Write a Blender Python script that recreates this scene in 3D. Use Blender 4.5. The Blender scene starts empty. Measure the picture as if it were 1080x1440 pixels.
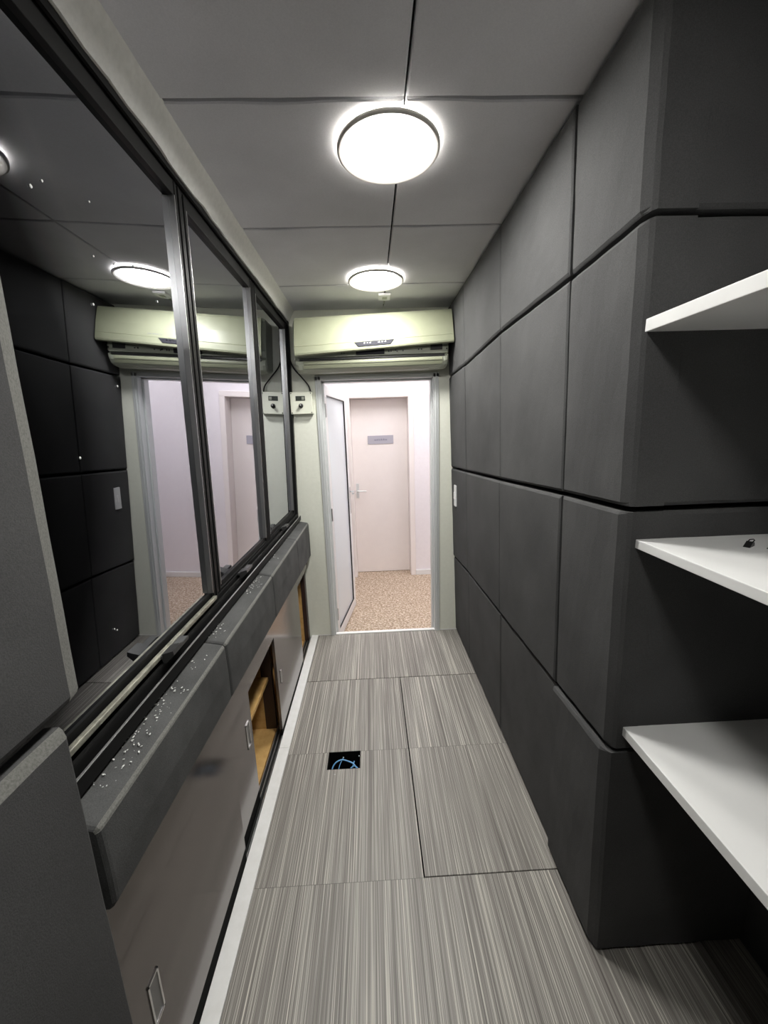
import bpy, bmesh, math, random
from mathutils import Vector, Matrix
random.seed(7)
S = bpy.context.scene
COL = S.collection

# ------------------------------------------------------------------ camera, world, exposure
F_PX = 541.0
psi, th, rho = math.atan(15.2 / F_PX), math.atan(112.6 / F_PX), -0.033
fw = Vector((math.sin(psi) * math.cos(th), math.cos(psi) * math.cos(th), -math.sin(th)))
r0 = Vector((math.cos(psi), -math.sin(psi), 0)); u0 = r0.cross(fw)
rt = r0 * math.cos(rho) + u0 * math.sin(rho)
up = -r0 * math.sin(rho) + u0 * math.cos(rho)
cd = bpy.data.cameras.new('camera'); cam = bpy.data.objects.new('camera', cd); COL.objects.link(cam)
cd.sensor_fit = 'VERTICAL'; cd.sensor_height = 36; cd.sensor_width = 27; cd.lens = F_PX / 1440 * 36
cd.clip_start = 0.01
m = Matrix((rt, up, -fw)).transposed().to_4x4(); m.translation = (0, 0, 1.63)
cam.matrix_world = m
S.camera = cam
W = bpy.data.worlds.new('world'); S.world = W; W.use_nodes = True
W.node_tree.nodes['Background'].inputs[0].default_value = (0.6, 0.65, 0.7, 1)
W.node_tree.nodes['Background'].inputs[1].default_value = 0.02
S.view_settings.view_transform = 'Standard'; S.view_settings.look = 'None'
S.view_settings.gamma = 1; S.view_settings.use_curve_mapping = False
S.view_settings.exposure = 2.25
S.cycles.use_denoising = True
S.cycles.max_bounces = 10; S.cycles.diffuse_bounces = 6; S.cycles.sample_clamp_indirect = 6
LAMP = 24.0            # emission of the round ceiling lights
HALL = 1.9             # emission of the unseen light panels added over the hall

# ------------------------------------------------------------------ materials
def mat(name, col=(.5, .5, .5), rough=.5, metal=0, spec=.5, emis=None, estr=0):
    mt = bpy.data.materials.new(name); mt.use_nodes = True
    b = mt.node_tree.nodes['Principled BSDF']
    b.inputs['Base Color'].default_value = (*col, 1); b.inputs['Roughness'].default_value = rough
    b.inputs['Metallic'].default_value = metal; b.inputs['Specular IOR Level'].default_value = spec
    if emis:
        b.inputs['Emission Color'].default_value = (*emis, 1); b.inputs['Emission Strength'].default_value = estr
    return mt
def nt(mt): return mt.node_tree, mt.node_tree.nodes['Principled BSDF']
def noise(t, scale, detail=3, rough=.5, vec=None):
    n = t.nodes.new('ShaderNodeTexNoise'); n.inputs['Scale'].default_value = scale
    n.inputs['Detail'].default_value = detail; n.inputs['Roughness'].default_value = rough
    if vec is None:
        g = t.nodes.new('ShaderNodeNewGeometry'); vec = g.outputs['Position']
    t.links.new(vec, n.inputs['Vector']); return n
def ramp(t, src, stops):
    r = t.nodes.new('ShaderNodeValToRGB'); e = r.color_ramp.elements
    while len(e) < len(stops): e.new(.5)
    for k, (p, c) in zip(e, stops): k.position = p; k.color = (*c, 1)
    t.links.new(src, r.inputs[0]); return r
def bump(t, b, src, s, d):
    n = t.nodes.new('ShaderNodeBump'); n.inputs['Strength'].default_value = s; n.inputs['Distance'].default_value = d
    t.links.new(src, n.inputs['Height']); t.links.new(n.outputs[0], b.inputs['Normal'])
def noisy(name, c0, c1, scale, rough=.9, bs=.3, bd=.002, metal=0, spec=.3, big=None):
    mt = mat(name, c0, rough, metal, spec); t, b = nt(mt)
    n = noise(t, scale, 4, .6); r = ramp(t, n.outputs[0], [(.3, c0), (.7, c1)]); out = r.outputs[0]
    if big:
        n2 = noise(t, big[0], 3, .5); r2 = ramp(t, n2.outputs[0], [(.3, big[1]), (.7, big[2])])
        mx = t.nodes.new('ShaderNodeMix'); mx.data_type = 'RGBA'; mx.blend_type = 'MULTIPLY'; mx.inputs[0].default_value = 1
        t.links.new(out, mx.inputs[6]); t.links.new(r2.outputs[0], mx.inputs[7]); out = mx.outputs[2]
    t.links.new(out, b.inputs['Base Color'])
    if bs: bump(t, b, n.outputs[0], bs, bd)
    return mt
M = {}
FO = ((.7, .7, .7), (1.15, 1.15, 1.15))
M['foam'] = noisy('charcoal_foam', (.066, .066, .067), (.094, .094, .095), 420, .95, .5, .0012, spec=.15, big=(3.2, (.85, .85, .85), (1.15, 1.15, 1.14)))
M['cut_and_highlight_foam'] = noisy('cut_and_highlight_foam_edge', (.13, .13, .12), (.21, .21, .195), 260, .95, .6, .0015, spec=.1)
M['sill_foam'] = noisy('dusty_charcoal_foam', (.058, .059, .059), (.090, .091, .090), 380, .9, .5, .0012, spec=.2, big=(9, (.85, .85, .85), (1.25, 1.25, 1.25)))
M['ceiling'] = noisy('grey_ceiling_felt', (.66, .66, .68), (.73, .73, .75), 300, .95, .25, .0008, spec=.1, big=(2.5, (.86, .86, .86), (1.05, 1.05, 1.06)))
M['gap'] = mat('black_gap', (.006, .006, .006), .9, spec=.1)
M['trim'] = noisy('grey_plaster', (.60, .60, .57), (.68, .68, .65), 60, .8, .15, .002)
M['cream'] = noisy('cream_paint', (.74, .75, .66), (.78, .79, .70), 40, .6, .08, .001)
M['hall_wall'] = noisy('lilac_white_paint', (.80, .77, .80), (.83, .80, .83), 30, .6, .05, .001)
M['hall_ceiling'] = mat('white_ceiling_paint', (.85, .84, .83), .8)
M['door_white'] = noisy('warm_white_gloss', (.82, .77, .75), (.84, .79, .77), 12, .4, 0, 0)
M['white'] = mat('white_lacquer', (.78, .78, .78), .35)
M['strip'] = noisy('white_floor_trim', (.80, .80, .78), (.86, .86, .85), 25, .4, .05, .001)
M['shelf'] = noisy('white_melamine', (.80, .80, .79), (.84, .84, .83), 6, .3, 0, 0)
M['alu'] = mat('white_aluminium', (.70, .72, .72), .35, .25)
M['alu_grey'] = mat('brushed_aluminium', (.62, .62, .62), .3, .9)
M['bronze'] = mat('black_anodised_metal', (.013, .013, .013), .45, 0, .10)
M['bronze_dusty'] = noisy('dusty_metal_rail', (.20, .20, .17), (.50, .49, .40), 35, .35, .2, .002, metal=.6)
M['plastic_grey'] = mat('charcoal_plastic', (.045, .045, .045), .35)
M['plastic_black'] = mat('black_plastic', (.012, .012, .012), .35)
M['ac'] = noisy('aged_ivory_plastic', (.30, .315, .22), (.325, .34, .24), 10, .35, 0, 0, spec=.5)
M['ac_inner'] = mat('grey_ivory_plastic', (.40, .42, .34), .4)
M['ac_lens'] = mat('smoked_display', (.03, .03, .038), .6, spec=.15)
M['chrome'] = mat('polished_chrome', (.8, .8, .8), .12, 1)
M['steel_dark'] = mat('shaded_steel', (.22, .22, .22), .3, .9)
M['box'] = mat('ivory_control_box', (.72, .73, .62), .45)
M['lcd'] = mat('dim_display', (.04, .045, .04), .2)
M['lcd_digit'] = mat('display_digit', (.25, .26, .22), .3)
M['cabinet_inner'] = noisy('amber_wood', (.50, .30, .10), (.62, .40, .16), 30, .5, .1, .001)
M['cabinet_dark'] = mat('dark_brown_laminate', (.035, .017, .014), .45)
M['plate_lilac'] = mat('lilac_grey_sign', (.42, .41, .47), .4)
M['sign_ink'] = mat('sign_lettering', (.22, .22, .28), .5)
M['blue'] = mat('blue_cable', (.16, .42, .75), .4)
M['paleblue'] = mat('pale_cable_end', (.65, .75, .8), .4)
M['crumb'] = mat('pale_plaster_crumbs', (.7, .7, .68), .6)
M['rim'] = mat('lamp_rim_white', (.72, .69, .64), .4)
M['dark_wall'] = mat('dark_studio_wall', (.02, .02, .022), .9)
M['lamp'] = mat('lamp_diffuser', (.9, .9, .88), .4, emis=(1, .985, .94), estr=LAMP)
M['lamp_dim'] = mat('dimmer_lamp_diffuser', (.9, .9, .88), .4, emis=(1, .985, .94), estr=LAMP * .47)
M['lamp_side'] = mat('added_lamp_side_glow', (.9, .9, .88), .4, emis=(1, .97, .90), estr=LAMP * .22)
M['hall_lamp'] = mat('added_hall_light', (.9, .9, .9), .4, emis=(1, .965, .975), estr=HALL)

def cabinet_mat():
    mt = mat('taupe_metallic_laminate', (.15, .135, .127), .15, .65, .5); t, b = nt(mt)
    g = t.nodes.new('ShaderNodeNewGeometry'); mp = t.nodes.new('ShaderNodeMapping'); mp.inputs['Scale'].default_value = (1, 1.5, 220)
    t.links.new(g.outputs['Position'], mp.inputs[0]); n = noise(t, 3, 3, .6, mp.outputs[0])
    r = ramp(t, n.outputs[0], [(.3, (.15, .132, .124)), (.7, (.185, .165, .156))]); t.links.new(r.outputs[0], b.inputs['Base Color'])
    return mt
M['cabinet'] = cabinet_mat()

def floor_mat():
    mt = mat('striped_vinyl_floor', (.3, .28, .26), .42, 0, .4); t, b = nt(mt); L = t.links
    g = t.nodes.new('ShaderNodeNewGeometry'); sx = t.nodes.new('ShaderNodeSeparateXYZ'); L.new(g.outputs['Position'], sx.inputs[0])
    def mth(op, a, bb=None):
        n = t.nodes.new('ShaderNodeMath'); n.operation = op
        for k, v in enumerate((a, bb)):
            if v is None: continue
            if isinstance(v, (int, float)): n.inputs[k].default_value = v
            else: L.new(v, n.inputs[k])
        return n.outputs[0]
    ty = mth('DIVIDE', mth('SUBTRACT', sx.outputs[1], 1.121), .6)
    tx = mth('DIVIDE', mth('SUBTRACT', sx.outputs[0], .137), .62)
    iy, ix = mth('FLOOR', ty), mth('FLOOR', tx)
    off = mth('ADD', mth('MULTIPLY', iy, 7.31), mth('MULTIPLY', ix, 3.77))
    def streak(sc, ys, det):
        cx = t.nodes.new('ShaderNodeCombineXYZ')
        L.new(mth('MULTIPLY', sx.outputs[0], sc), cx.inputs[0]); L.new(mth('MULTIPLY', sx.outputs[1], ys), cx.inputs[1]); L.new(off, cx.inputs[2])
        return noise(t, 1, det, .65, cx.outputs[0]).outputs[0]
    f1, f2, f3 = streak(260, .7, 3), streak(700, 2.0, 2), streak(30, .4, 2)
    s = mth('ADD', mth('ADD', mth('MULTIPLY', f1, .5), mth('MULTIPLY', f2, .40)), mth('MULTIPLY', f3, .10))
    r = ramp(t, s, [(.36, (.10, .088, .080)), (.46, (.215, .20, .182)), (.53, (.30, .285, .26)), (.60, (.68, .65, .58))])
    # faint tile joints
    fy = mth('ABSOLUTE', mth('SUBTRACT', mth('FRACT', ty), .5)); fx = mth('ABSOLUTE', mth('SUBTRACT', mth('FRACT', tx), .5))
    j = mth('MAXIMUM', mth('GREATER_THAN', fy, .4982), 0)
    mx = t.nodes.new('ShaderNodeMix'); mx.data_type = 'RGBA'
    L.new(mth('MULTIPLY', j, .55), mx.inputs[0]); L.new(r.outputs[0], mx.inputs[6]); mx.inputs[7].default_value = (.06, .055, .05, 1)
    L.new(mx.outputs[2], b.inputs['Base Color'])
    bump(t, b, f2, .12, .0006)
    return mt
M['floor'] = floor_mat()

def carpet_mat():
    mt = mat('flecked_tan_carpet', (.5, .4, .32), .95, 0, .1); t, b = nt(mt)
    n = noise(t, 55, 5, .75); r = ramp(t, n.outputs[0], [(.36, (.22, .155, .11)), (.5, (.46, .36, .27)), (.64, (.74, .64, .54))])
    t.links.new(r.outputs[0], b.inputs['Base Color']); bump(t, b, n.outputs[0], .8, .006)
    return mt
M['carpet'] = carpet_mat()

def glass_mat():                       # dark film-coated glazing: mirror-like at grazing angles, near black through it
    mt = bpy.data.materials.new('dark_mirror_film_glass'); mt.use_nodes = True; t = mt.node_tree
    t.nodes.remove(t.nodes['Principled BSDF'])
    out = t.nodes['Material Output']
    gl = t.nodes.new('ShaderNodeBsdfGlossy'); gl.inputs['Roughness'].default_value = .004; gl.inputs['Color'].default_value = (.93, .95, 1, 1)
    tr = t.nodes.new('ShaderNodeBsdfTransparent'); tr.inputs['Color'].default_value = (.12, .12, .15, 1)
    lw = t.nodes.new('ShaderNodeLayerWeight'); lw.inputs['Blend'].default_value = .5
    r = ramp(t, lw.outputs['Facing'], [(0, (.012,) * 3), (.34, (.018,) * 3), (.42, (.07,) * 3), (.48, (.42,) * 3), (.62, (.52,) * 3), (1, (.95,) * 3)])
    mx = t.nodes.new('ShaderNodeMixShader'); t.links.new(r.outputs[0], mx.inputs[0])
    t.links.new(tr.outputs[0], mx.inputs[1]); t.links.new(gl.outputs[0], mx.inputs[2]); t.links.new(mx.outputs[0], out.inputs[0])
    return mt
M['glass'] = glass_mat()
def frosted():
    mt = mat('frosted_glass', (.90, .94, .96), .25); t, b = nt(mt)
    tl = t.nodes.new('ShaderNodeBsdfTranslucent'); tl.inputs[0].default_value = (.85, .92, 1, 1)
    mx = t.nodes.new('ShaderNodeMixShader'); mx.inputs[0].default_value = .2
    o = t.nodes['Material Output']; t.links.new(b.outputs[0], mx.inputs[1]); t.links.new(tl.outputs[0], mx.inputs[2]); t.links.new(mx.outputs[0], o.inputs[0])
    return mt
M['frost'] = frosted()

# ------------------------------------------------------------------ helpers
def link(name, bm, mt, parent=None, smooth=False):
    bmesh.ops.recalc_face_normals(bm, faces=bm.faces[:])
    me = bpy.data.meshes.new(name); bm.to_mesh(me); bm.free()
    if smooth:
        for p in me.polygons: p.use_smooth = True
    o = bpy.data.objects.new(name, me); COL.objects.link(o)
    me.materials.append(M[mt] if isinstance(mt, str) else mt)
    if parent is not None:
        o.parent = parent; o.matrix_parent_inverse = Matrix.Translation(-parent.location)
    return o
def thing(name, label, cat, loc, group=None):
    o = bpy.data.objects.new(name, None); COL.objects.link(o); o.location = loc
    o.empty_display_size = .05
    o['label'] = label; o['category'] = cat
    if group: o['group'] = group
    return o
def tag(o, label, cat, group=None, kind=None):
    o['label'] = label; o['category'] = cat
    if group: o['group'] = group
    if kind: o['kind'] = kind
    return o
def struct(o, label=None):
    o['kind'] = 'structure'
    if label: o['label'] = label
    o['category'] = o.name.split('_')[0].split('.')[0]
    return o
def B(): return bmesh.new()
def hexa(bm, p, bev=0, seg=2):         # p: 8 points, bottom ring then top ring
    v = [bm.verts.new(q) for q in p]
    fs = [bm.faces.new([v[i] for i in f]) for f in ((0, 3, 2, 1), (4, 5, 6, 7), (0, 1, 5, 4), (1, 2, 6, 5), (2, 3, 7, 6), (3, 0, 4, 7))]
    if bev:
        es = list({e for f in fs for e in f.edges})
        bmesh.ops.bevel(bm, geom=es, offset=bev, segments=seg, profile=.5, affect='EDGES')
def box(bm, a, b, bev=0, seg=2, mp=None):
    (x0, y0, z0), (x1, y1, z1) = a, b
    p = [(x0, y0, z0), (x1, y0, z0), (x1, y1, z0), (x0, y1, z0), (x0, y0, z1), (x1, y0, z1), (x1, y1, z1), (x0, y1, z1)]
    if mp: p = [mp(*q) for q in p]
    hexa(bm, p, bev, seg)
def prism(bm, prof, f0, f1):           # closed profile swept between two point maps
    a = [bm.verts.new(f0(*q)) for q in prof]; b = [bm.verts.new(f1(*q)) for q in prof]; n = len(prof)
    for i in range(n): bm.faces.new((a[i], a[(i + 1) % n], b[(i + 1) % n], b[i]))
    bm.faces.new(a); bm.faces.new(b[::-1])
def tube(bm, pts, r, n=8):
    pts = [Vector(p) for p in pts]; rings = []
    for i, p in enumerate(pts):
        d = (pts[min(i + 1, len(pts) - 1)] - pts[max(i - 1, 0)]).normalized()
        a = d.orthogonal().normalized() if i == 0 else (rings_a - d * rings_a.dot(d)).normalized()
        rings_a = a; c = d.cross(a)
        rings.append([bm.verts.new(p + (a * math.cos(2 * math.pi * k / n) + c * math.sin(2 * math.pi * k / n)) * r) for k in range(n)])
    for u, v in zip(rings, rings[1:]):
        for k in range(n): bm.faces.new((u[k], u[(k + 1) % n], v[(k + 1) % n], v[k]))
    bm.faces.new(rings[0]); bm.faces.new(rings[-1][::-1])
def smooth_path(pts, k=8):
    P = [Vector(p) for p in pts]; out = []
    for i in range(len(P) - 1):
        a, b, c, d = P[max(i - 1, 0)], P[i], P[i + 1], P[min(i + 2, len(P) - 1)]
        for j in range(k):
            s = j / k
            out.append(.5 * ((2 * b) + (c - a) * s + (2 * a - 5 * b + 4 * c - d) * s * s + (3 * b - a - 3 * c + d) * s ** 3))
    return out + [P[-1]]
def lathe(bm, prof, c, n=64, axis='z', flip=1):
    c = Vector(c); rings = []
    for r, h in prof:
        ring = []
        for k in range(n):
            a = 2 * math.pi * k / n; u, v = r * math.cos(a), r * math.sin(a)
            q = {'z': (u, v, h), 'y': (u, h, v), 'x': (h, u, v)}[axis]
            ring.append(bm.verts.new(c + Vector(q)))
        rings.append(ring)
    for a, b in zip(rings, rings[1:]):
        for k in range(n): bm.faces.new((a[k], a[(k + 1) % n], b[(k + 1) % n], b[k]))
    bm.faces.new(rings[0]); bm.faces.new(rings[-1][::-1])

def foam(name, quad, nrm, back, ch, label, group, mt='foam', bulge=.003, sides=(1, 1, 1, 1), seed=0, cat='wall panel', cut=''):
    """Upholstered foam slab. quad: front outline a(00) b(10) c(11) d(01); back(p) maps an outline point to the wall behind it;
    ch = (width of the soft edge in the face, its depth); sides: how strong the edge is along ab, bc, cd, da."""
    rnd = random.Random(seed); a, b, c, d = [Vector(q) for q in quad]; nrm = Vector(nrm).normalized(); bm = B()
    N = 10
    wu = ((b - a).length + (c - d).length) / 2; wv = ((d - a).length + (c - b).length) / 2
    def lin(n, w, e0, e1):
        i0 = [0, .3, 1.0]; s = [ch[0] * e0 * k / w for k in i0]
        e = [1 - ch[0] * e1 * k / w for k in reversed(i0)]
        mid = [s[-1] + (e[0] - s[-1]) * k / n for k in range(1, n)]
        return s + mid + e
    us, vs = lin(N, wu, sides[3], sides[1]), lin(N, wv, sides[0], sides[2])
    dip = [1, .62, 0] + [0] * (N - 1) + [0, .62, 1]
    ph = [rnd.uniform(0, 6) for _ in range(4)]
    grid = []
    for j, v in enumerate(vs):
        row = []
        for i, u in enumerate(us):
            p = (a * (1 - u) + b * u) * (1 - v) + (d * (1 - u) + c * u) * v
            du = dip[i] * (sides[3] if i < 4 else sides[1]); dv = dip[j] * (sides[0] if j < 4 else sides[2])
            h = -ch[1] * max(du, dv)
            h += bulge * (math.sin(math.pi * min(max(u, 0), 1)) * math.sin(math.pi * v)) * (.6 + .4 * math.sin(3 * u + ph[0]) * math.sin(4 * v + ph[1]))
            h += .0009 * math.sin(17 * u + ph[2] + 5 * v) * math.sin(13 * v + ph[3])
            row.append(bm.verts.new(p + nrm * h))
        grid.append(row)
    n1, n0 = len(vs), len(us)
    for j in range(n1 - 1):
        for i in range(n0 - 1): bm.faces.new((grid[j][i], grid[j][i + 1], grid[j + 1][i + 1], grid[j + 1][i]))
    rim = [grid[0][i] for i in range(n0)] + [grid[j][-1] for j in range(1, n1)] + [grid[-1][i] for i in range(n0 - 2, -1, -1)] + [grid[j][0] for j in range(n1 - 2, 0, -1)]
    bk = [bm.verts.new(back(v.co.copy())) for v in rim]
    k = len(rim)
    for i in range(k): bm.faces.new((rim[i], rim[(i + 1) % k], bk[(i + 1) % k], bk[i]))
    bm.faces.new(bk[::-1])
    o = link(name, bm, mt, smooth=False)
    if cut:
        o.data.materials.append(M['cut_and_highlight_foam']); k = 0
        for j in range(n1 - 1):
            for i in range(n0 - 1):
                if ('r' in cut and i >= n0 - 3) or ('t' in cut and j >= n1 - 3): o.data.polygons[k].material_index = 1
                k += 1
    return tag(o, label, cat, group)

CEIL, YE = 2.475, 2.927
def rx(z): return .646 - .028 * z                     # the right foam face leans a little inwards
def wx(z): return -.60 + .030 * (z - 1.08)            # and so does the glazed left wall
def WM(d, y, z): return (wx(z) + d, y, z)

# ------------------------------------------------------------------ floor, ceiling, walls
bm = B()
def slab(x0, x1, y0, y1): box(bm, (x0, y0, -.02), (x1, y1, 0), .0012, 1)
slab(-.492, .72, 2.3235, 2.925)
hx0, hx1, hy0, hy1 = -.280, -.115, 1.616, 1.724
box(bm, (-.492, 1.121, -.02), (hx0, 2.3175, 0)); box(bm, (hx1, 1.121, -.02), (.1345, 2.3175, 0))
box(bm, (hx0, 1.121, -.02), (hx1, hy0, 0)); box(bm, (hx0, hy1, -.02), (hx1, 2.3175, 0))
slab(.1400, .72, 1.1245, 2.3175)
box(bm, (-.492, -1.25, -.02), (1.15, 1.121, 0))
floor = struct(link('floor', bm, 'floor'), 'striped grey brown raised floor of the booth')
bm = B(); box(bm, (-1.2, -1.3, -.16), (1.2, 3.0, -.13)); struct(link('floor_base', bm, 'gap'), 'dark slab under the raised floor')
bm = B(); box(bm, (-1.3, 2.9, -.17), (3.2, 4.9, -.13)); struct(link('floor_hall', bm, 'carpet'), 'tan flecked carpet of the hall')
# thin white edge strip along the cabinet and the threshold at the doorway
bm = B(); box(bm, (-.549, 1.768, -.03), (-.4935, 2.925, .004), .0012, 1); box(bm, (-.549, -1.2, -.03), (-.4935, 1.767, .004), .0012, 1)
struct(link('trim_1', bm, 'strip'), 'white edge strip along the cabinet')
bm = B(); box(bm, (-.549, 2.926, -.13), (.66, 2.958, .006), .0015, 1); struct(link('trim_2', bm, 'strip'), 'white threshold strip at the doorway')

bm = B()
xs = [-.62, .124, 1.15]; ys = [-1.3, -.70, -.07, .565, 1.195, 1.828, 2.472, 2.93]
for i in range(2):
    for j in range(7):
        g = .005
        x0, x1, y0, y1 = xs[i] + g * .7, xs[i + 1] - g * .7, ys[j] + g, ys[j + 1] - g
        n = 14; vt = []
        for (k, zz, ins) in ((0, CEIL + .02, 0), (1, CEIL + .003, 0), (2, CEIL, .004)):
            ring = []
            def wob(x, y, e): return e * .0035 * (math.sin(9 * x + 3 * y) + .6 * math.sin(23 * x + y * 5))
            for q in range(n): x = x0 + (x1 - x0) * q / n; ring.append((x + (ins if q == 0 else 0), y0 + ins + wob(x, y0, 1), zz))
            for q in range(n): y = y0 + (y1 - y0) * q / n; ring.append((x1 - ins, y + (ins if q == 0 else 0) + (wob(x1, y, 1) if q == 0 else 0), zz))
            for q in range(n): x = x1 + (x0 - x1) * q / n; ring.append((x - (ins if q == 0 else 0), y1 - ins + wob(x, y1, 1) * .2, zz))
            for q in range(n): y = y1 + (y0 - y1) * q / n; ring.append((x0 + ins, y - (ins if q == 0 else 0), zz))
            vt.append([bm.verts.new(p) for p in ring])
        for u, v in zip(vt, vt[1:]):
            for q in range(len(u)): bm.faces.new((u[q], u[(q + 1) % len(u)], v[(q + 1) % len(u)], v[q]))
        bm.faces.new(vt[-1])
struct(link('ceiling', bm, 'ceiling'), 'grey felt ceiling in large square tiles')
bm = B(); box(bm, (-.75, -1.35, CEIL + .021), (1.25, 3.0, CEIL + .06)); struct(link('ceiling_backing', bm, 'gap'), 'dark slab above the ceiling tiles')

bm = B(); box(bm, (.70, .955, -.13), (.80, 3.03, CEIL + .03)); struct(link('wall_right', bm, 'foam'), 'wall behind the right foam panels')
bm = B(); box(bm, (1.12, -1.3, -.13), (1.2, .96, CEIL + .03)); box(bm, (.80, .955, -.13), (1.2, 1.02, CEIL + .03))
struct(link('wall_alcove', bm, 'foam'), 'dark walls of the shelf alcove')
bm = B(); box(bm, (-.75, -1.38, -.13), (1.25, -1.28, CEIL + .03)); struct(link('wall_rear', bm, 'foam'), 'dark wall behind the viewer')
# left wall: solid near the viewer, beam above the window, carcass wall below
bm = B()
box(bm, (-.72, -1.3, -.13), (-.645, .34, CEIL + .03)); box(bm, (-.72, .34, 2.44), (-.60, 2.93, CEIL + .03)); box(bm, (-.72, .34, .74), (-.645, 2.93, .97))
struct(link('wall_left', bm, 'foam'), 'left wall around the window')
# grey plaster band between window and ceiling
bm = B()
prof = [(-.497, CEIL + .003), (-.540, 2.402), (-.546, 2.402), (-.60, 2.44), (-.60, CEIL + .003)]
rnd = random.Random(3); NB = 60; rows = []
for k in range(NB + 1):
    y = -1.28 + (YE + 1.28) * k / NB; w = rnd.uniform(-.0025, .0025)
    rows.append([bm.verts.new((x + (w if i in (1, 2) else w * .25), y, z + (w if i in (1, 2) else 0))) for i, (x, z) in enumerate(prof)])
for u, v in zip(rows, rows[1:]):
    for i in range(len(prof)): bm.faces.new((u[i], u[(i + 1) % 5], v[(i + 1) % 5], v[i]))
bm.faces.new(rows[0]); bm.faces.new(rows[-1][::-1])
struct(link('trim_3', bm, 'trim'), 'grey plaster band above the window')
# end wall with the doorway
DX0, DX1, DZ = -.385, .512, 2.035
bm = B()
box(bm, (-.75, YE, -.13), (DX0, YE + .10, 2.7)); box(bm, (DX1, YE, -.13), (.80, YE + .10, 2.7)); box(bm, (DX0, YE, DZ), (DX1, YE + .10, 2.7))
struct(link('wall_end', bm, 'cream'), 'cream end wall around the doorway')
bm = B(); box(bm, (-1.3, YE + .1, -.13), (-.75, YE + .16, 2.7)); box(bm, (.80, YE + .1, -.13), (3.2, YE + .16, 2.7)); struct(link('wall_hall_near', bm, 'hall_wall'))
# white aluminium door frame with stepped jambs
bm = B()
for (x0, x1, s) in ((DX0, -.345, 1), (.472, DX1, -1)):
    box(bm, (x0, YE - .012, -.13), (x1, YE + .11, DZ), .002, 1)
    xa, xb = (x1, x1 + .014) if s > 0 else (x0 - .014, x0)
    box(bm, (xa, YE + .045, -.13), (xb, YE + .11, DZ - .03), .002, 1)
    xc = (x0 + x1) / 2; box(bm, (xc - .004, YE - .017, -.0), (xc + .004, YE - .010, DZ), .001, 1)
box(bm, (DX0, YE - .012, 2.008), (DX1, YE + .11, DZ + .006), .002, 1)
box(bm, (-.345, YE + .045, 1.996), (.472, YE + .11, 2.008), .001, 1)
struct(link('trim_4', bm, 'alu'), 'white aluminium frame of the doorway')

# hall beyond
bm = B()
box(bm, (-1.3, 4.545, -.13), (-.285, 4.85, 2.7)); box(bm, (.50, 4.545, -.13), (3.2, 4.85, 2.7)); box(bm, (-.285, 4.545, 2.075), (.50, 4.85, 2.7))
struct(link('wall_hall_far', bm, 'hall_wall'), 'pale lilac far wall of the hall')
bm = B(); box(bm, (-1.36, 2.95, -.13), (-1.28, 4.85, 2.7)); struct(link('wall_hall_left', bm, 'hall_wall'))
bm = B(); box(bm, (3.18, 2.95, -.13), (3.26, 4.85, 2.7)); struct(link('wall_hall_right', bm, 'hall_wall'))
bm = B(); box(bm, (-1.3, 3.0, 2.66), (3.2, 4.85, 2.72)); struct(link('ceiling_hall', bm, 'hall_ceiling'))
bm = B()
for x0, x1 in ((-.285, -.225), (.442, .502)):
    box(bm, (x0, 4.525, -.13), (x1, 4.76, 2.015), .003, 2)
box(bm, (-.285, 4.525, 2.015), (.502, 4.76, 2.075), .003, 2)
struct(link('trim_5', bm, 'door_white'), 'white moulding around the hall door')
bm = B(); box(bm, (.503, 4.527, -.13), (3.18, 4.545, -.065), .004, 2); struct(link('baseboard_hall', bm, 'white'), 'white skirting board in the hall')

d2 = thing('door_2', 'closed white hall door with a small grey lilac sign', 'door', (.11, 4.72, -.13)); d2['kind'] = 'structure'
bm = B(); box(bm, (-.224, 4.705, -.125), (.441, 4.745, 2.012), .002, 1); link('door_slab', bm, 'door_white', d2)
bm = B(); box(bm, (-.034, 4.697, 1.490), (.273, 4.7045, 1.590), .002, 1); sg = link('sign_plate', bm, 'plate_lilac', d2); sg['label'] = 'grey lilac door sign'
bm = B(); x = .045
while x < .195:
    w = random.uniform(.006, .014); box(bm, (x, 4.6955, 1.530), (x + w, 4.6969, 1.530 + random.uniform(.014, .022))); x += w + .005
link('lettering', bm, 'sign_ink', sg)
bm = B(); box(bm, (-.20, 4.697, .84), (-.165, 4.7045, 1.02), .002, 1); tube(bm, [(-.182, 4.70, .93), (-.182, 4.655, .93), (-.165, 4.648, .93), (-.075, 4.648, .93)], .008); link('door_handle', bm, 'alu', d2)
for nm, (x0, x1, y0, y1) in (('a', (-.3, .5, 3.25, 4.25)), ('b', (1.1, 1.9, 3.25, 4.25))):  # unseen light panels, added to brighten the hall
    cl = thing('added_hall_light', 'unseen square light panel added on the hall ceiling' + ('' if nm == 'a' else ', right of the doorway'), 'ceiling light', ((x0 + x1) / 2, 3.75, 2.66), 'added hall light panels')
    bm = B(); box(bm, (x0 + .02, y0 + .02, 2.642), (x1 - .02, y1 - .02, 2.650)); link('diffuser', bm, 'hall_lamp', cl)
    bm = B()
    for p, q in (((x0, y0), (x1, y0 + .02)), ((x0, y1 - .02), (x1, y1)), ((x0, y0), (x0 + .02, y1)), ((x1 - .02, y0), (x1, y1))):
        box(bm, (*p, 2.636), (*q, 2.66))
    link('frame', bm, 'white', cl)

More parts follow.
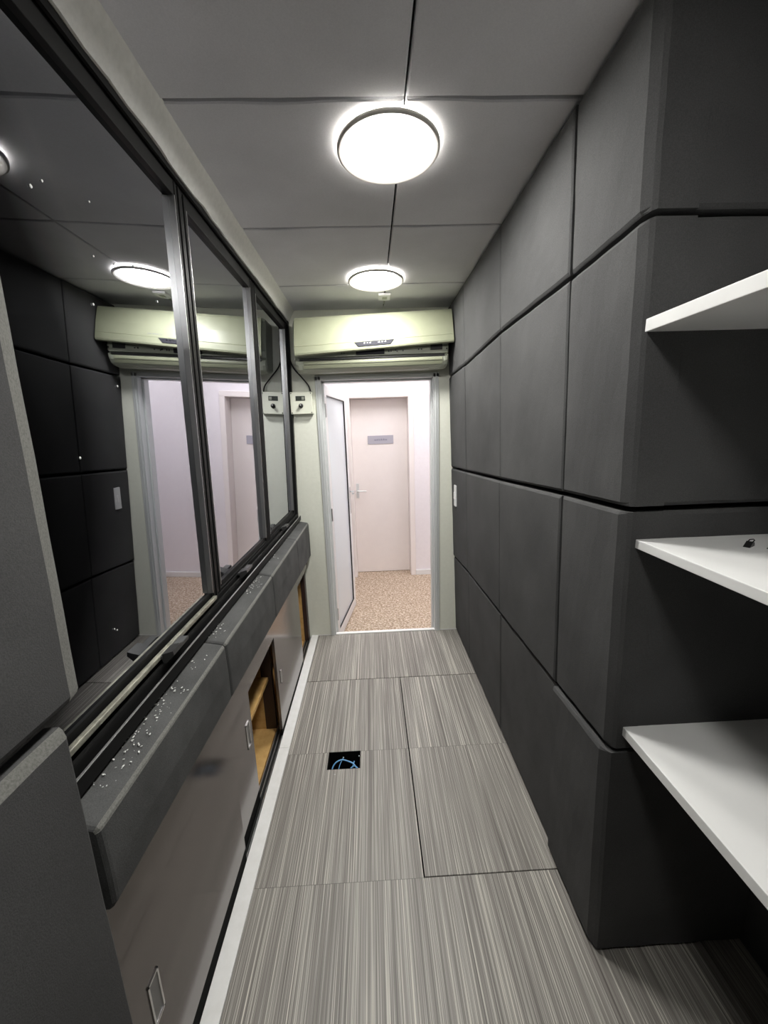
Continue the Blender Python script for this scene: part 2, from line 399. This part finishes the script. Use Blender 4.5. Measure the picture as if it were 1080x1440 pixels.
# open glazed leaf, hinged on the left jamb and swung out into the hall
H0, H1 = Vector((-.335, 2.985)), Vector((-.216, 3.737)); LD = (H1 - H0); LL = LD.length; LD /= LL; LNv = Vector((LD.y, -LD.x))
def LP(s, t, z): q = H0 + LD * s + LNv * t; return (q.x, q.y, z)
d1 = thing('door_1', 'open white framed door leaf with a frosted glass pane', 'door', (H0.x, H0.y, -.12)); d1['kind'] = 'structure'
bm = B()
z0, z1, fwid = -.115, 1.992, .075
for a_, b_ in (((0, -.04, z0), (fwid, 0, z1)), ((LL - fwid, -.04, z0), (LL, 0, z1)), ((fwid, -.04, z0), (LL - fwid, 0, z0 + .09)), ((fwid, -.04, z1 - fwid), (LL - fwid, 0, z1))):
    box(bm, a_, b_, .003, 2, LP)
link('door_frame', bm, 'white', d1)
bm = B()
for a_, b_ in (((fwid, -.012, z0 + .09), (fwid + .006, -.002, z1 - fwid)), ((LL - fwid - .006, -.012, z0 + .09), (LL - fwid, -.002, z1 - fwid)), ((fwid, -.012, z0 + .09), (LL - fwid, -.002, z0 + .096)), ((fwid, -.012, z1 - fwid - .006), (LL - fwid, -.002, z1 - fwid))):
    box(bm, a_, b_, 0, 1, LP)
link('gasket', bm, 'plastic_black', d1)
bm = B(); box(bm, (fwid, -.024, z0 + .09), (LL - fwid, -.014, z1 - fwid), 0, 1, LP); link('glass_pane', bm, 'frost', d1)
bm = B(); box(bm, (LL - .055, 0, .86), (LL - .02, .006, 1.12), .002, 1, LP); tube(bm, [LP(LL - .037, .0, 1.075), LP(LL - .037, .045, 1.075), LP(LL - .045, .055, 1.075), LP(LL - .155, .055, 1.073)], .009)
link('door_handle', bm, 'chrome', d1)
bm = B()
for z in (.15, 1.0, 1.80): lathe(bm, [(.009, -.05), (.009, .05)], (H0.x + .005, H0.y + .0, z), 12)
link('hinge', bm, 'alu_grey', d1)

# dark studio behind the window
bm = B()
box(bm, (-2.6, .2, -.13), (-2.52, 3.0, 2.6)); box(bm, (-2.6, .2, -.13), (-.73, .28, 2.6)); box(bm, (-2.6, 2.93, -.13), (-.76, 3.0, 2.6)); box(bm, (-2.6, .2, 2.5), (-.73, 3.0, 2.6)); box(bm, (-2.6, .2, -.2), (-.98, 3.0, -.13))
struct(link('wall_studio', bm, 'dark_wall'), 'dark room behind the window')

# ------------------------------------------------------------------ window on the left
w1 = thing('window_1', 'long black framed sliding window of dark mirror glass', 'window', (-.60, 1.65, 1.0)); w1['kind'] = 'structure'
WY0, WY1 = .36, YE - .002
bm = B()
sill = [(-.045, .985), (.040, .985), (.040, 1.018), (.033, 1.018), (.033, 1.003), (.022, 1.003), (.022, 1.040), (.016, 1.040), (.016, 1.022), (.008, 1.022), (.008, 1.052), (.002, 1.052), (.002, 1.040), (-.045, 1.040)]
prism(bm, sill, lambda d, z: WM(d, WY0, z), lambda d, z: WM(d, WY1, z))
head = [(.014, 2.402), (.014, 2.386), (.006, 2.386), (.006, 2.397), (.000, 2.397), (.000, 2.372), (-.006, 2.372), (-.006, 2.384), (-.045, 2.384), (-.045, 2.435), (.006, 2.435)]
prism(bm, head, lambda d, z: WM(d, WY0, z), lambda d, z: WM(d, WY1, z))
box(bm, (-.045, 2.885, 1.0), (.022, WY1, 2.402), .002, 1, WM); box(bm, (-.045, WY0 - .02, 1.0), (.006, WY0 + .03, 2.402), 0, 1, WM)
link('window_frame', bm, 'bronze', w1)
def sash(y0, y1, d, zb, label=None):
    bm = B(); zt = 2.378; sw = .040
    def stile(ya, yb):
        w = yb - ya
        pr = [(ya, d - .028), (yb, d - .028), (yb, d - .004), (yb - w * .12, d + .004), (yb - w * .3, d + .004), (yb - w * .34, d - .004), (yb - w * .62, d - .004), (yb - w * .66, d + .004), (ya + w * .12, d + .004), (ya, d - .004)]
        prism(bm, pr, lambda y, dd: WM(dd, y, zb), lambda y, dd: WM(dd, y, zt))
    stile(y0, y0 + sw); stile(y1 - sw, y1)
    box(bm, (d - .028, y0 + sw, zb), (d - .006, y1 - sw, 1.078), 0, 1, WM); box(bm, (d - .006, y0 + sw, zb), (d + .002, y1 - sw, 1.060), .001, 1, WM)
    box(bm, (d - .028, y0 + sw, 2.338), (d + .002, y1 - sw, zt), .001, 1, WM)
    s = link('sash', bm, 'bronze', w1)
    bm = B(); box(bm, (d - .020, y0 + sw - .003, 1.074), (d - .014, y1 - sw + .003, 2.342), 0, 1, WM); g = link('glass_pane', bm, 'glass', s)
    bm = B()
    for ya in (y0 + sw - .001, y1 - sw - .004):
        box(bm, (d - .0138, ya, 1.078), (d + .0050, ya + .0025, 2.338), 0, 1, WM)
    gb = link('highlight_bead', bm, 'alu_grey', s)  # thin bright bars added as highlight lines on the black stiles
    return s
sash(WY0 + .03, 1.372, .004, 1.055); sash(1.374, 2.118, .000, 1.055); sash(2.120, 2.884, .002, 1.055)
bm = B(); box(bm, (.0045, .57, 1.0525), (.019, 1.335, 1.066), .003, 2, WM); dr = link('dusty_rail', bm, 'bronze_dusty', w1); dr['label'] = 'dusty pale rail'
bm = B(); box(bm, (.034, WY0 + .03, 1.0184), (.0395, WY1 - .002, 1.0210), .0006, 1, WM); link('edge_bead', bm, 'alu_grey', w1)
for y, z in ((.975, 1.060), (1.60, 1.058), (2.40, 1.056)):
    bm = B()
    box(bm, (.012, y - .030, z - .006), (.022, y + .030, z + .004), .001, 1, WM)
    prism(bm, [(.014, z + .004), (.05, z + .014), (.052, z + .002), (.03, z - .02), (.022, z - .02)], lambda d, zz: WM(d, y - .024, zz), lambda d, zz: WM(d, y + .024, zz))
    box(bm, (.020, y + .018, z - .006), (.046, y + .075, z + .006), .003, 2, WM)
    link('window_catch', bm, 'plastic_grey', w1)
bm = B()
for y, z in ((.798, 2.072), (.827, 2.096), (.954, 2.128), (.943, 2.02), (1.018, 2.033), (1.097, 2.06), (1.208, 2.082), (.92, 1.918), (1.194, 2.007), (.964, 1.755), (.811, 1.598), (.832, 1.207), (.84, 1.20), (.71, 2.0), (.69, 1.97)):
    r = random.uniform(.0018, .0034); q = Vector(WM(-.008, y, z))
    bmesh.ops.create_icosphere(bm, subdivisions=1, radius=r, matrix=Matrix.Translation(q) @ Matrix.Diagonal((.5, 1, 1.2, 1)))
ps = link('paint_specks', bm, 'crumb', w1); ps['kind'] = 'stuff'; ps['label'] = 'white paint specks stuck on the glass'

# ------------------------------------------------------------------ foam on the right wall
def lerp_tab(tab, y):
    for (ya, za), (yb, zb) in zip(tab, tab[1:]):
        if y <= yb: return za + (zb - za) * (y - ya) / (yb - ya)
    return tab[-1][1]
ROW = {3: [(.885, 2.055), (1.2, 2.045), (1.8, 2.043), (2.46, 2.012), (2.93, 2.005)],
       2: [(.885, 1.426), (1.2, 1.416), (1.8, 1.388), (2.46, 1.362), (2.93, 1.346)],
       1: [(.885, .745), (1.2, .728), (1.8, .703), (2.46, .676), (2.93, .640)]}
COLS = [.885, 1.200, 1.800, 2.460, 2.925]
cn = ['at the alcove corner', 'second from the alcove corner', 'third from the alcove corner', 'beside the doorway']
rn = ['bottom row', 'second row up', 'third row up', 'top row under ceiling']
extra = {(0, 0): .012, (0, 1): 0, (1, 0): -.004, (0, 2): -.002, (1, 1): .004, (0, 3): -.004}
for c in range(4):
    for r in range(4):
        y0, y1 = COLS[c], COLS[c + 1]; g = .003
        zb = [.004 if r == 0 else lerp_tab(ROW[r], y) for y in (y0, y1)]
        zt = [CEIL - .004 if r == 3 else lerp_tab(ROW[r + 1], y) for y in (y0, y1)]
        e = extra.get((c, r), random.Random(c * 7 + r).uniform(-.003, .003))
        def q(y, z): return (rx(z) - e, y, z)
        gy0 = 0 if c == 0 else g
        quad = [q(y1 - g, zb[1] + .008), q(y0 + gy0, zb[0] + .008), q(y0 + gy0, zt[0] - g - .003), q(y1 - g, zt[1] - g - .003)]
        foam('acoustic_panel', quad, (-1, 0, -.028), (lambda p: (.698, p.y, p.z)), (.009, .006),
             'right wall foam panel, %s, %s' % (rn[r], cn[c]), 'foam panels on the right wall', sides=(1, 3.1 if c == 0 else .7, 1, .7), seed=c * 5 + r)
# alcove face that looks at the viewer
zz = [.004, .745, 1.426, 2.055, CEIL + .002]
for r in range(4):
    g = .003
    tz = zz[r + 1] - .006; g = .0 if r == 0 else .008
    quad = [(.6985, .8855, zz[r] + g), (1.115, .8855, zz[r] + g), (1.115, .8855, tz), (.6985, .8855, tz)]
    foam('acoustic_panel', quad, (0, -1, 0), lambda p: (p.x, .953, p.z), (.009, .006),
         'charcoal foam panel on the alcove face, %s' % rn[r], 'foam panels in the alcove', sides=(1, 0, 1, 0), seed=60 + r, bulge=.0)

# ------------------------------------------------------------------ foam on the left
for (za, zb, yb, ya, nm) in ((1.880, CEIL - .004, .640, .634, 'above the seam, topmost'), (1.212, 1.872, .632, .612, 'in front of the window, middle of the column')):
    quad = [(-.507, -.06, za), (-.507, ya, za), (-.507, yb, zb), (-.507, -.06, zb)]
    foam('acoustic_panel', quad, (1, 0, 0), lambda p: (-.585, p.y, p.z), (.040, .018), 'charcoal foam panel at the left edge, %s' % nm, 'foam panels at the left edge', sides=(.25, 1, .25, .3), seed=80 + int(za * 10), cut='r')
for (za, zb, ya, nm) in ((.47, 1.186, .545, 'below the window seam'),):
    quad = [(-.497, -.06, za), (-.500, ya, za), (-.503, ya + .004, zb), (-.503, -.06, zb)]
    foam('acoustic_panel', quad, (1, 0, 0), lambda p: (-.538, p.y, p.z), (.018, .012), 'charcoal foam panel at the left edge, %s' % nm, 'foam panels at the left edge', sides=(.6, .3, 1, .6), seed=91, cut='t')
# padded sill blocks under the window
SY = [.562, 1.172, 1.790, 2.425, 2.915]
sn = ['nearest block, in front of the first sash', 'second block from the viewer', 'third block from the viewer', 'farthest block, touching the end wall']
def zbot(y): return .782 + (.690 - .782) * (y - .56) / 2.35
for k in range(4):
    y0, y1 = SY[k] + .003, SY[k + 1] - .003; bm = B(); rings = []
    nY = 16; rnd = random.Random(k + 40); ph = rnd.uniform(0, 6)
    for y in [y0, y0 + .002, y0 + .006] + [y0 + .012 + (y1 - y0 - .024) * j / nY for j in range(nY + 1)] + [y1 - .006, y1 - .002, y1]:
        s = (y - y0) / (y1 - y0); endf = min(y - y0, y1 - y); rd = max(0, 1 - endf / .010) ** 2 * .006
        zb = zbot(y); w = .0018 * math.sin(9 * y + ph)
        pr = [(-.612, .978 - rd), (-.565, .974 + w - rd), (-.530, .9675 + w - rd), (-.5105 - rd * .5, .9635 + w * .5 - rd), (-.5055 - rd, .958 - rd), (-.5040 - rd, .953), (-.502 - rd + .003 * math.sin(3.1 * s), .86), (-.503 - rd, zb + .012), (-.510 - rd, zb), (-.612, zb)]
        rings.append([bm.verts.new((x, y, z)) for x, z in pr])
    for u, v in zip(rings, rings[1:]):
        for i in range(len(u)):
            fc = bm.faces.new((u[i], u[(i + 1) % len(u)], v[(i + 1) % len(u)], v[i]))
            if i in (3, 4): fc.material_index = 1  # worn front edge, its highlight line painted on in paler foam
    bm.faces.new(rings[0]); bm.faces.new(rings[-1][::-1])
    sc_ = link('sill_cushion', bm, 'sill_foam', smooth=False); sc_.data.materials.append(M['cut_and_highlight_foam'])
    tag(sc_, 'charcoal padded foam sill under the window, %s' % sn[k], 'sill padding', 'padded window sill blocks')
# crumbs lying on the sill
bm = B(); rnd = random.Random(5)
for (ya, yb, n) in ((.64, .94, 90), (1.19, 1.3, 26), (1.55, 1.77, 50), (.95, 1.1, 10), (1.9, 2.1, 7)):
    for _ in range(n):
        y = rnd.uniform(ya, yb); x = rnd.triangular(-.585, -.515, -.555)
        z = .9765 - max(0, x + .565) * .19 - max(0, x + .53) * .03 + .0012
        rr = rnd.uniform(.0006, .0026)
        bmesh.ops.create_icosphere(bm, subdivisions=1, radius=rr, matrix=Matrix.Translation((x, y, z)) @ Matrix.Rotation(rnd.uniform(0, 3), 4, 'Z') @ Matrix.Diagonal((1.6, .8, .6, 1)))
tag(link('plaster_crumbs', bm, 'crumb'), 'tiny white plaster crumbs scattered on the padded window sill', 'crumbs', kind='stuff')

# ------------------------------------------------------------------ low cabinet with sliding doors
cb = thing('storage_cabinet', 'low taupe metallic cabinet with half open sliding doors under the window', 'cabinet', (-.75, 1.72, -.05))
CY0, CY1 = .30, YE - .004
bm = B()
box(bm, (-.97, CY0, .735), (-.70, CY1, .75)); box(bm, (-.97, CY0, -.06), (-.955, CY1, .74)); box(bm, (-.97, CY0, -.04), (-.602, CY1, -.01)); box(bm, (-.954, 1.926, -.009), (-.659, 1.954, .734)); box(bm, (-.954, CY1 - .059, -.009), (-.595, CY1 - .001, .604))
link('carcass', bm, 'cabinet_inner', cb)
for a_, b_ in (((-.594, CY1 - .06, -.01), (-.5625, CY1, .605)), ((-.95, CY0, -.01), (-.60, CY0 + .02, .73)), ((-.658, 1.925, -.01), (-.600, 1.955, .735))):
    bm = B(); box(bm, a_, b_); dv = link('upright', bm, 'cabinet_dark', cb); dv['label'] = 'dark brown upright'

bm = B(); box(bm, (-.955, CY0 + .02, .30), (-.618, 1.924, .322), .002, 1); box(bm, (-.955, 1.955, .30), (-.618, CY1 - .061, .322), .002, 1)
sh = link('shelf', bm, 'cabinet_inner', cb)
bm = B(); za_, zb_ = .782 + .092 * (.56 - CY0) / 2.35 - .002, .782 - .092 * (CY1 - .56) / 2.35 - .002
hexa(bm, [(-.60, CY0, .606), (-.541, CY0, .606), (-.541, CY1, .606), (-.60, CY1, .606), (-.60, CY0, za_), (-.541, CY0, za_), (-.541, CY1, zb_), (-.60, CY1, zb_)]); link('top_rail', bm, 'cabinet', cb)
bm = B()
for x in (-.556, -.574, -.592): box(bm, (x - .0022, CY0, -.05), (x + .0022, CY1, -.004), .0005, 1)
link('sliding_track', bm, 'alu_grey', cb)
bm = B(); box(bm, (-.60, CY0, -.07), (-.5495, CY1, -.05)); link('track_bed', bm, 'gap', cb)
for (y0, y1, x, hy, lab) in ((.575, 1.222, -.556, .665, 'a'), (.84, 1.478, -.574, 1.425, 'b'), (1.862, 2.535, -.556, 1.925, 'c')):
    bm = B(); box(bm, (x - .0075, y0, .035 if lab == 'c' else .06), (x + .0075, y1, .612), .001, 1); d = link('door', bm, 'cabinet', cb)
    bm = B(); box(bm, (x - .006, y0, -.0035), (x + .006, y1, .0345 if lab == 'c' else .0595)); link('bottom_seal', bm, 'gap', d)  # black strip standing in for the shaded gap below the door
    bm = B(); hz0, hz1 = (.30, .425) if lab != 'c' else (.285, .36)
    if lab == 'b': hz0, hz1 = .335, .45
    w = .02 if lab != 'c' else .011
    f = x + .0075
    for a_, b_ in (((f, hy - w, hz0), (f + .0035, hy - w + .005, hz1)), ((f, hy + w - .005, hz0), (f + .0035, hy + w, hz1)), ((f, hy - w, hz0), (f + .0035, hy + w, hz0 + .006)), ((f, hy - w, hz1 - .006), (f + .0035, hy + w, hz1))):
        box(bm, a_, b_, .0008, 1)
    h = link('flush_handle', bm, 'chrome', d); h['label'] = 'chrome flush pull'
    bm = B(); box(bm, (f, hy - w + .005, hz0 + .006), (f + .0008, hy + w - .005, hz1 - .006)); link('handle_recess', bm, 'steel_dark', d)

# ------------------------------------------------------------------ ceiling lights
lamp_lab = ['round white ceiling light, the larger one nearer the viewer', 'round white ceiling light near the air conditioner', 'round white ceiling light above the white shelves', 'round white ceiling light behind the viewer']
for (x, y), lab in zip(((.087, 1.353), (.064, 2.372), (.075, .22)), lamp_lab):
    lp = thing('ceiling_light', lab, 'ceiling light', (x, y, CEIL), 'round ceiling lights')
    bm = B(); lathe(bm, [(.130, -.010), (.150, -.010), (.1545, -.013), (.1545, -.020), (.151, -.0235), (.148, -.0235), (.134, -.0165), (.130, -.0150)], (x, y, CEIL), 96); link('rim', bm, 'rim', lp, True)
    bm = B(); lathe(bm, [(.130, -.0145), (.128, -.0162), (.110, -.0175), (.07, -.0185), (.02, -.019)], (x, y, CEIL), 96); link('diffuser', bm, 'lamp' if y > .5 else 'lamp_dim', lp, True)
    bm = B(); lathe(bm, [(.140, -.0004), (.1445, -.001), (.1445, -.0095), (.140, -.0099)], (x, y, CEIL), 96); sg_ = link('added_glow_band', bm, 'lamp_side', lp, False); sg_['label'] = 'softly glowing band added to lift the ceiling'  # emissive band added above the rim to brighten the ceiling

# ------------------------------------------------------------------ air conditioner
ac = thing('air_conditioner', 'ivory split air conditioner with crooked front panel above the doorway', 'air conditioner', (.03, YE, 2.045))
def acz(x, y, z): return (x, y, z + .010 * (x - .03))       # the whole unit hangs slightly askew
bm = B()
prof = [(YE - .002, 2.060), (YE - .002, 2.395), (2.775, 2.395), (2.752, 2.37), (2.746, 2.185), (2.738, 2.176), (2.738, 2.135), (2.755, 2.128), (2.755, 2.118), (2.737, 2.112), (2.741, 2.085), (2.757, 2.058), (2.785, 2.044), (2.83, 2.04)]
def end(x, s): return lambda y, z: acz(x, y if y > 2.9 else 2.83 + (y - 2.83) * s, 2.2 + (z - 2.2) * s)
xs_ = [(-.487, .86), (-.480, .94), (-.462, .985), (-.44, 1), (.50, 1), (.524, .985), (.541, .94), (.548, .86)]
rg = []
for x, s in xs_: rg.append([bm.verts.new(end(x, s)(*p)) for p in prof])
for u, v in zip(rg, rg[1:]):
    for i in range(len(prof)): bm.faces.new((u[i], u[(i + 1) % len(prof)], v[(i + 1) % len(prof)], v[i]))
bm.faces.new(rg[0]); bm.faces.new(rg[-1][::-1])
body = link('body', bm, 'ac_inner', ac)
bm = B(); box(bm, (-.455, 2.736, 2.1165), (.52, 2.7535, 2.1275), 0, 1, acz); link('air_slot', bm, 'plastic_black', body)
bm = B()
lv = [(2.735, 2.110), (2.733, 2.098), (2.736, 2.083), (2.746, 2.066), (2.752, 2.068), (2.742, 2.085), (2.740, 2.098), (2.741, 2.110)]
prism(bm, lv, lambda y, z: acz(-.43, y, z), lambda y, z: acz(.505, y, z)); lvr = link('louver', bm, 'ac', ac)
bm = B(); box(bm, (-.425, 2.7318, 2.0885), (.50, 2.736, 2.0905), 0, 1, acz); link('groove', bm, 'plastic_black', lvr)
def pan(u, v, t):                                           # u along the width, v down the panel, t towards the viewer
    tl, tr, bl, br = Vector((-.468, 2.722, 2.375)), Vector((.563, 2.722, 2.408)), Vector((-.474, 2.672, 2.134)), Vector((.571, 2.672, 2.196))
    p = (tl * (1 - u) + tr * u) * (1 - v) + (bl * (1 - u) + br * u) * v
    n = (tr - tl).cross(bl - tl).normalized()
    if n.y > 0: n = -n
    return p + n * t
bm = B()
pr = [(0, -.022), (0, -.006), (.02, -.001), (.08, .003), (.45, .006), (.775, .004), (.785, .0018), (.80, .0045), (.95, .001), (.99, -.004), (1, -.010), (1, -.022)]
NU = 12; rg = []
for k in range(NU + 1):
    u = k / NU; rg.append([bm.verts.new(pan(u, v, t)) for v, t in pr])
for a_, b_ in zip(rg, rg[1:]):
    for i in range(len(pr)): bm.faces.new((a_[i], a_[(i + 1) % len(pr)], b_[(i + 1) % len(pr)], b_[i]))
bm.faces.new(rg[0]); bm.faces.new(rg[-1][::-1])
fp = link('front_panel', bm, 'ac', ac)
bm = B()
def pp(u, v, t): return pan(u, v, t)
hexa(bm, [pp(.375, .80, .003), pp(.625, .80, .003), pp(.60, .925, .003), pp(.40, .925, .003), pp(.375, .80, .0095), pp(.625, .80, .0095), pp(.60, .925, .0065), pp(.40, .925, .0065)], .0015, 1)
dsp = link('display', bm, 'ac_lens', fp)
for u in (.435, .452, .47, .525, .545, .565):
    bm = B(); hexa(bm, [pp(u, .835, .0085), pp(u + .010, .835, .0085), pp(u + .010, .86, .0085), pp(u, .86, .0085), pp(u, .835, .0098), pp(u + .01, .835, .0098), pp(u + .01, .86, .0094), pp(u, .86, .0094)])
    link('indicator', bm, 'chrome', dsp)
bm = B(); rnd = random.Random(9); u = .45
for (ua, ub, v, h) in ((.455, .525, .635, .035), (.60, .69, .69, .014)):
    bm = B(); u = ua
    while u < ub:
        w = rnd.uniform(.004, .012); hh = h * rnd.uniform(.5, 1)
        hexa(bm, [pp(u, v, .0045), pp(u + w, v, .0045), pp(u + w, v + hh, .0045), pp(u, v + hh, .0045), pp(u, v, .0062), pp(u + w, v, .0062), pp(u + w, v + hh, .0062), pp(u, v + hh, .0062)]); u += w + .004
    link('worn_lettering', bm, 'sign_ink', fp)
bm = B(); box(bm, (-.075, 2.728, 2.140), (.115, 2.742, 2.176), .004, 2, acz); link('receiver_cover', bm, 'ac_lens', ac)
bm = B(); box(bm, (.425, 2.733, 2.155), (.505, 2.742, 2.205), .001, 1, acz); link('terminal_cover', bm, 'plastic_black', ac)
for x, z in ((.145, 2.157), (.160, 2.157), (.19, 2.16), (.20, 2.155), (.24, 2.158), (.345, 2.162), (.365, 2.162), (-.455, 2.15), (-.17, 2.157), (-.155, 2.157), (.535, 2.16)):
    bm = B(); box(bm, (x - .004, 2.7355, z - .005), (x + .004, 2.740, z + .005), .001, 1, acz); link('screw', bm, 'plastic_black', ac)
# small plate with conduit on the ceiling
sp = thing('junction_plate', 'small white plate on the ceiling between far lamp and air conditioner', 'plate', (.122, 2.66, CEIL))
bm = B(); box(bm, (.084, 2.615, CEIL - .014), (.160, 2.715, CEIL), .003, 2); bd = link('plate', bm, 'white', sp)
bm = B(); box(bm, (.108, 2.645, CEIL - .0165), (.138, 2.685, CEIL - .0135), .001, 1); link('socket', bm, 'ac_inner', bd)
bm = B(); tube(bm, [(.124, 2.715, CEIL - .006), (.124, 2.80, CEIL - .006)], .005); link('conduit', bm, 'ac_inner', sp)

# ------------------------------------------------------------------ control box on the end wall
ct = thing('control_box', 'ivory wall control box with display and black knob left of the doorway', 'control box', (-.485, YE, 1.77))
bm = B(); box(bm, (-.5645, YE - .046, 1.775), (-.407, YE - .001, 1.928), .003, 2); link('case', bm, 'box', ct)
bm = B(); box(bm, (-.525, YE - .0485, 1.868), (-.458, YE - .045, 1.900), .001, 1); dp = link('display', bm, 'lcd', ct)
bm = B(); box(bm, (-.482, YE - .0495, 1.874), (-.463, YE - .0475, 1.895)); link('digits', bm, 'lcd_digit', dp)
bm = B(); lathe(bm, [(.016, -.046), (.016, -.052), (.012, -.053), (.011, -.07), (.008, -.072)], (-.490, YE, 1.832), 24, 'y'); kb = link('knob', bm, 'plastic_black', ct, False)
bm = B(); box(bm, (-.492, YE - .0735, 1.832), (-.488, YE - .0715, 1.842)); link('pointer', bm, 'white', kb)
for x in (-.556, -.416):
    for z in (1.784, 1.919):
        bm = B(); lathe(bm, [(.004, -.045), (.004, -.048), (.002, -.0485)], (x, YE, z), 12, 'y'); link('screw', bm, 'plastic_black', ct)
bm = B(); tube(bm, smooth_path([(-.545, YE - .012, 2.38), (-.556, YE - .02, 2.22), (-.535, YE - .022, 2.11), (-.475, YE - .022, 2.03), (-.432, YE - .022, 1.975), (-.418, YE - .022, 1.928)]), .005)
tag(link('power_cable', bm, 'plastic_black'), 'thin black cable running down from the window corner to the control box', 'cable')

# ------------------------------------------------------------------ light switch plate on the right wall
sw = thing('switch_plate', 'small white switch plate sunk in the right foam wall beside the doorway', 'switch', (.607, 2.77, 1.15))
bm = B(); box(bm, (.600, 2.742, 1.078), (.611, 2.800, 1.232), .002, 2); pl = link('plate', bm, 'white', sw)
bm = B(); box(bm, (.595, 2.758, 1.13), (.601, 2.785, 1.18), .001, 1); link('rocker', bm, 'white', sw)

# ------------------------------------------------------------------ shelves in the alcove
for (x, zb, zt, lab) in ((.612, 1.826, 1.853, 'top white shelf in the alcove, seen from below'), (.638, 1.331, 1.353, 'middle white shelf in the alcove with two clips on it'), (.657, .795, .822, 'lowest white shelf in the alcove')):
    bm = B(); box(bm, (x, -1.1, zb), (1.118, .893, zt), .0015, 2)
    o = tag(link('wall_shelf', bm, 'shelf'), lab, 'shelf', 'white alcove shelves')
for (x, y, a, lab) in ((.838, .800, .5, 'small dark metal clip on the middle white shelf, the farther one'), (.872, .772, -.1, 'small dark metal clip on the middle white shelf, cut by the right edge')):
    c = thing('metal_clip', lab, 'clip', (x, y, 1.353), 'dark clips on the middle shelf')
    R = Matrix.Translation((x, y, 1.353)) @ Matrix.Rotation(a, 4, 'Z')
    f = lambda p: R @ Vector(p)
    bm = B(); prism(bm, [(-.016, 0), (.012, 0), (.010, .008), (.002, .011), (-.008, .005)], lambda u, z: f((u, -.006, z)), lambda u, z: f((u, .006, z))); link('body', bm, 'plastic_black', c)
    bm = B(); tube(bm, [f((.004, -.004, .0095)), f((.014, -.004, .012)), f((.022, 0, .0125)), f((.014, .004, .012)), f((.004, .004, .0095))], .0012, 6); link('wire_arm', bm, 'bronze', c)

# ------------------------------------------------------------------ open cable outlet in the floor
ob = thing('floor_outlet', 'square black opening in the floor with blue cables inside', 'floor outlet', ((hx0 + hx1) / 2, (hy0 + hy1) / 2, -.12))
bm = B()
t = .003
for a_, b_ in (((hx0, hy0, -.12), (hx0 + t, hy1, -.001)), ((hx1 - t, hy0, -.12), (hx1, hy1, -.001)), ((hx0, hy0, -.12), (hx1, hy0 + t, -.001)), ((hx0, hy1 - t, -.12), (hx1, hy1, -.001)), ((hx0, hy0, -.125), (hx1, hy1, -.12))):
    box(bm, a_, b_)
link('box', bm, 'gap', ob)
def P_(u, v, z): return (hx0 + (hx1 - hx0) * u, hy0 + (hy1 - hy0) * v, z)
for pts, r, mt in (([P_(.14, .12, -.115), P_(.13, .14, -.03), P_(.22, .38, -.006), P_(.42, .5, .001), P_(.65, .45, -.006), P_(.80, .34, -.012), P_(.95, .1, -.03)], .0034, 'blue'),
                   ([P_(.28, .06, -.05), P_(.36, .4, -.02), P_(.46, .74, -.012)], .0022, 'blue'),
                   ([P_(.80, .58, -.02), P_(.78, .36, -.016), P_(.74, .2, -.03)], .003, 'blue'),
                   ([P_(.70, .2, -.02), P_(.82, .28, -.016), P_(.95, .22, -.03)], .003, 'blue')):
    bm = B(); tube(bm, smooth_path(pts), r, 8); link('cable', bm, mt, ob)
for p in (P_(.46, .74, -.010), P_(.95, .8, -.012), P_(.62, .06, -.02), P_(.75, .05, -.02)):
    bm = B(); bmesh.ops.create_icosphere(bm, subdivisions=2, radius=.0035, matrix=Matrix.Translation(p)); link('cable_end', bm, 'paleblue', ob)
bm = B(); bmesh.ops.create_icosphere(bm, subdivisions=1, radius=.003, matrix=Matrix.Translation((-.238, 1.585, .002)) @ Matrix.Diagonal((1.4, 1, .7, 1)))
tag(link('paper_scrap', bm, 'crumb'), 'tiny white scrap lying on the floor in front of the outlet opening', 'scrap')
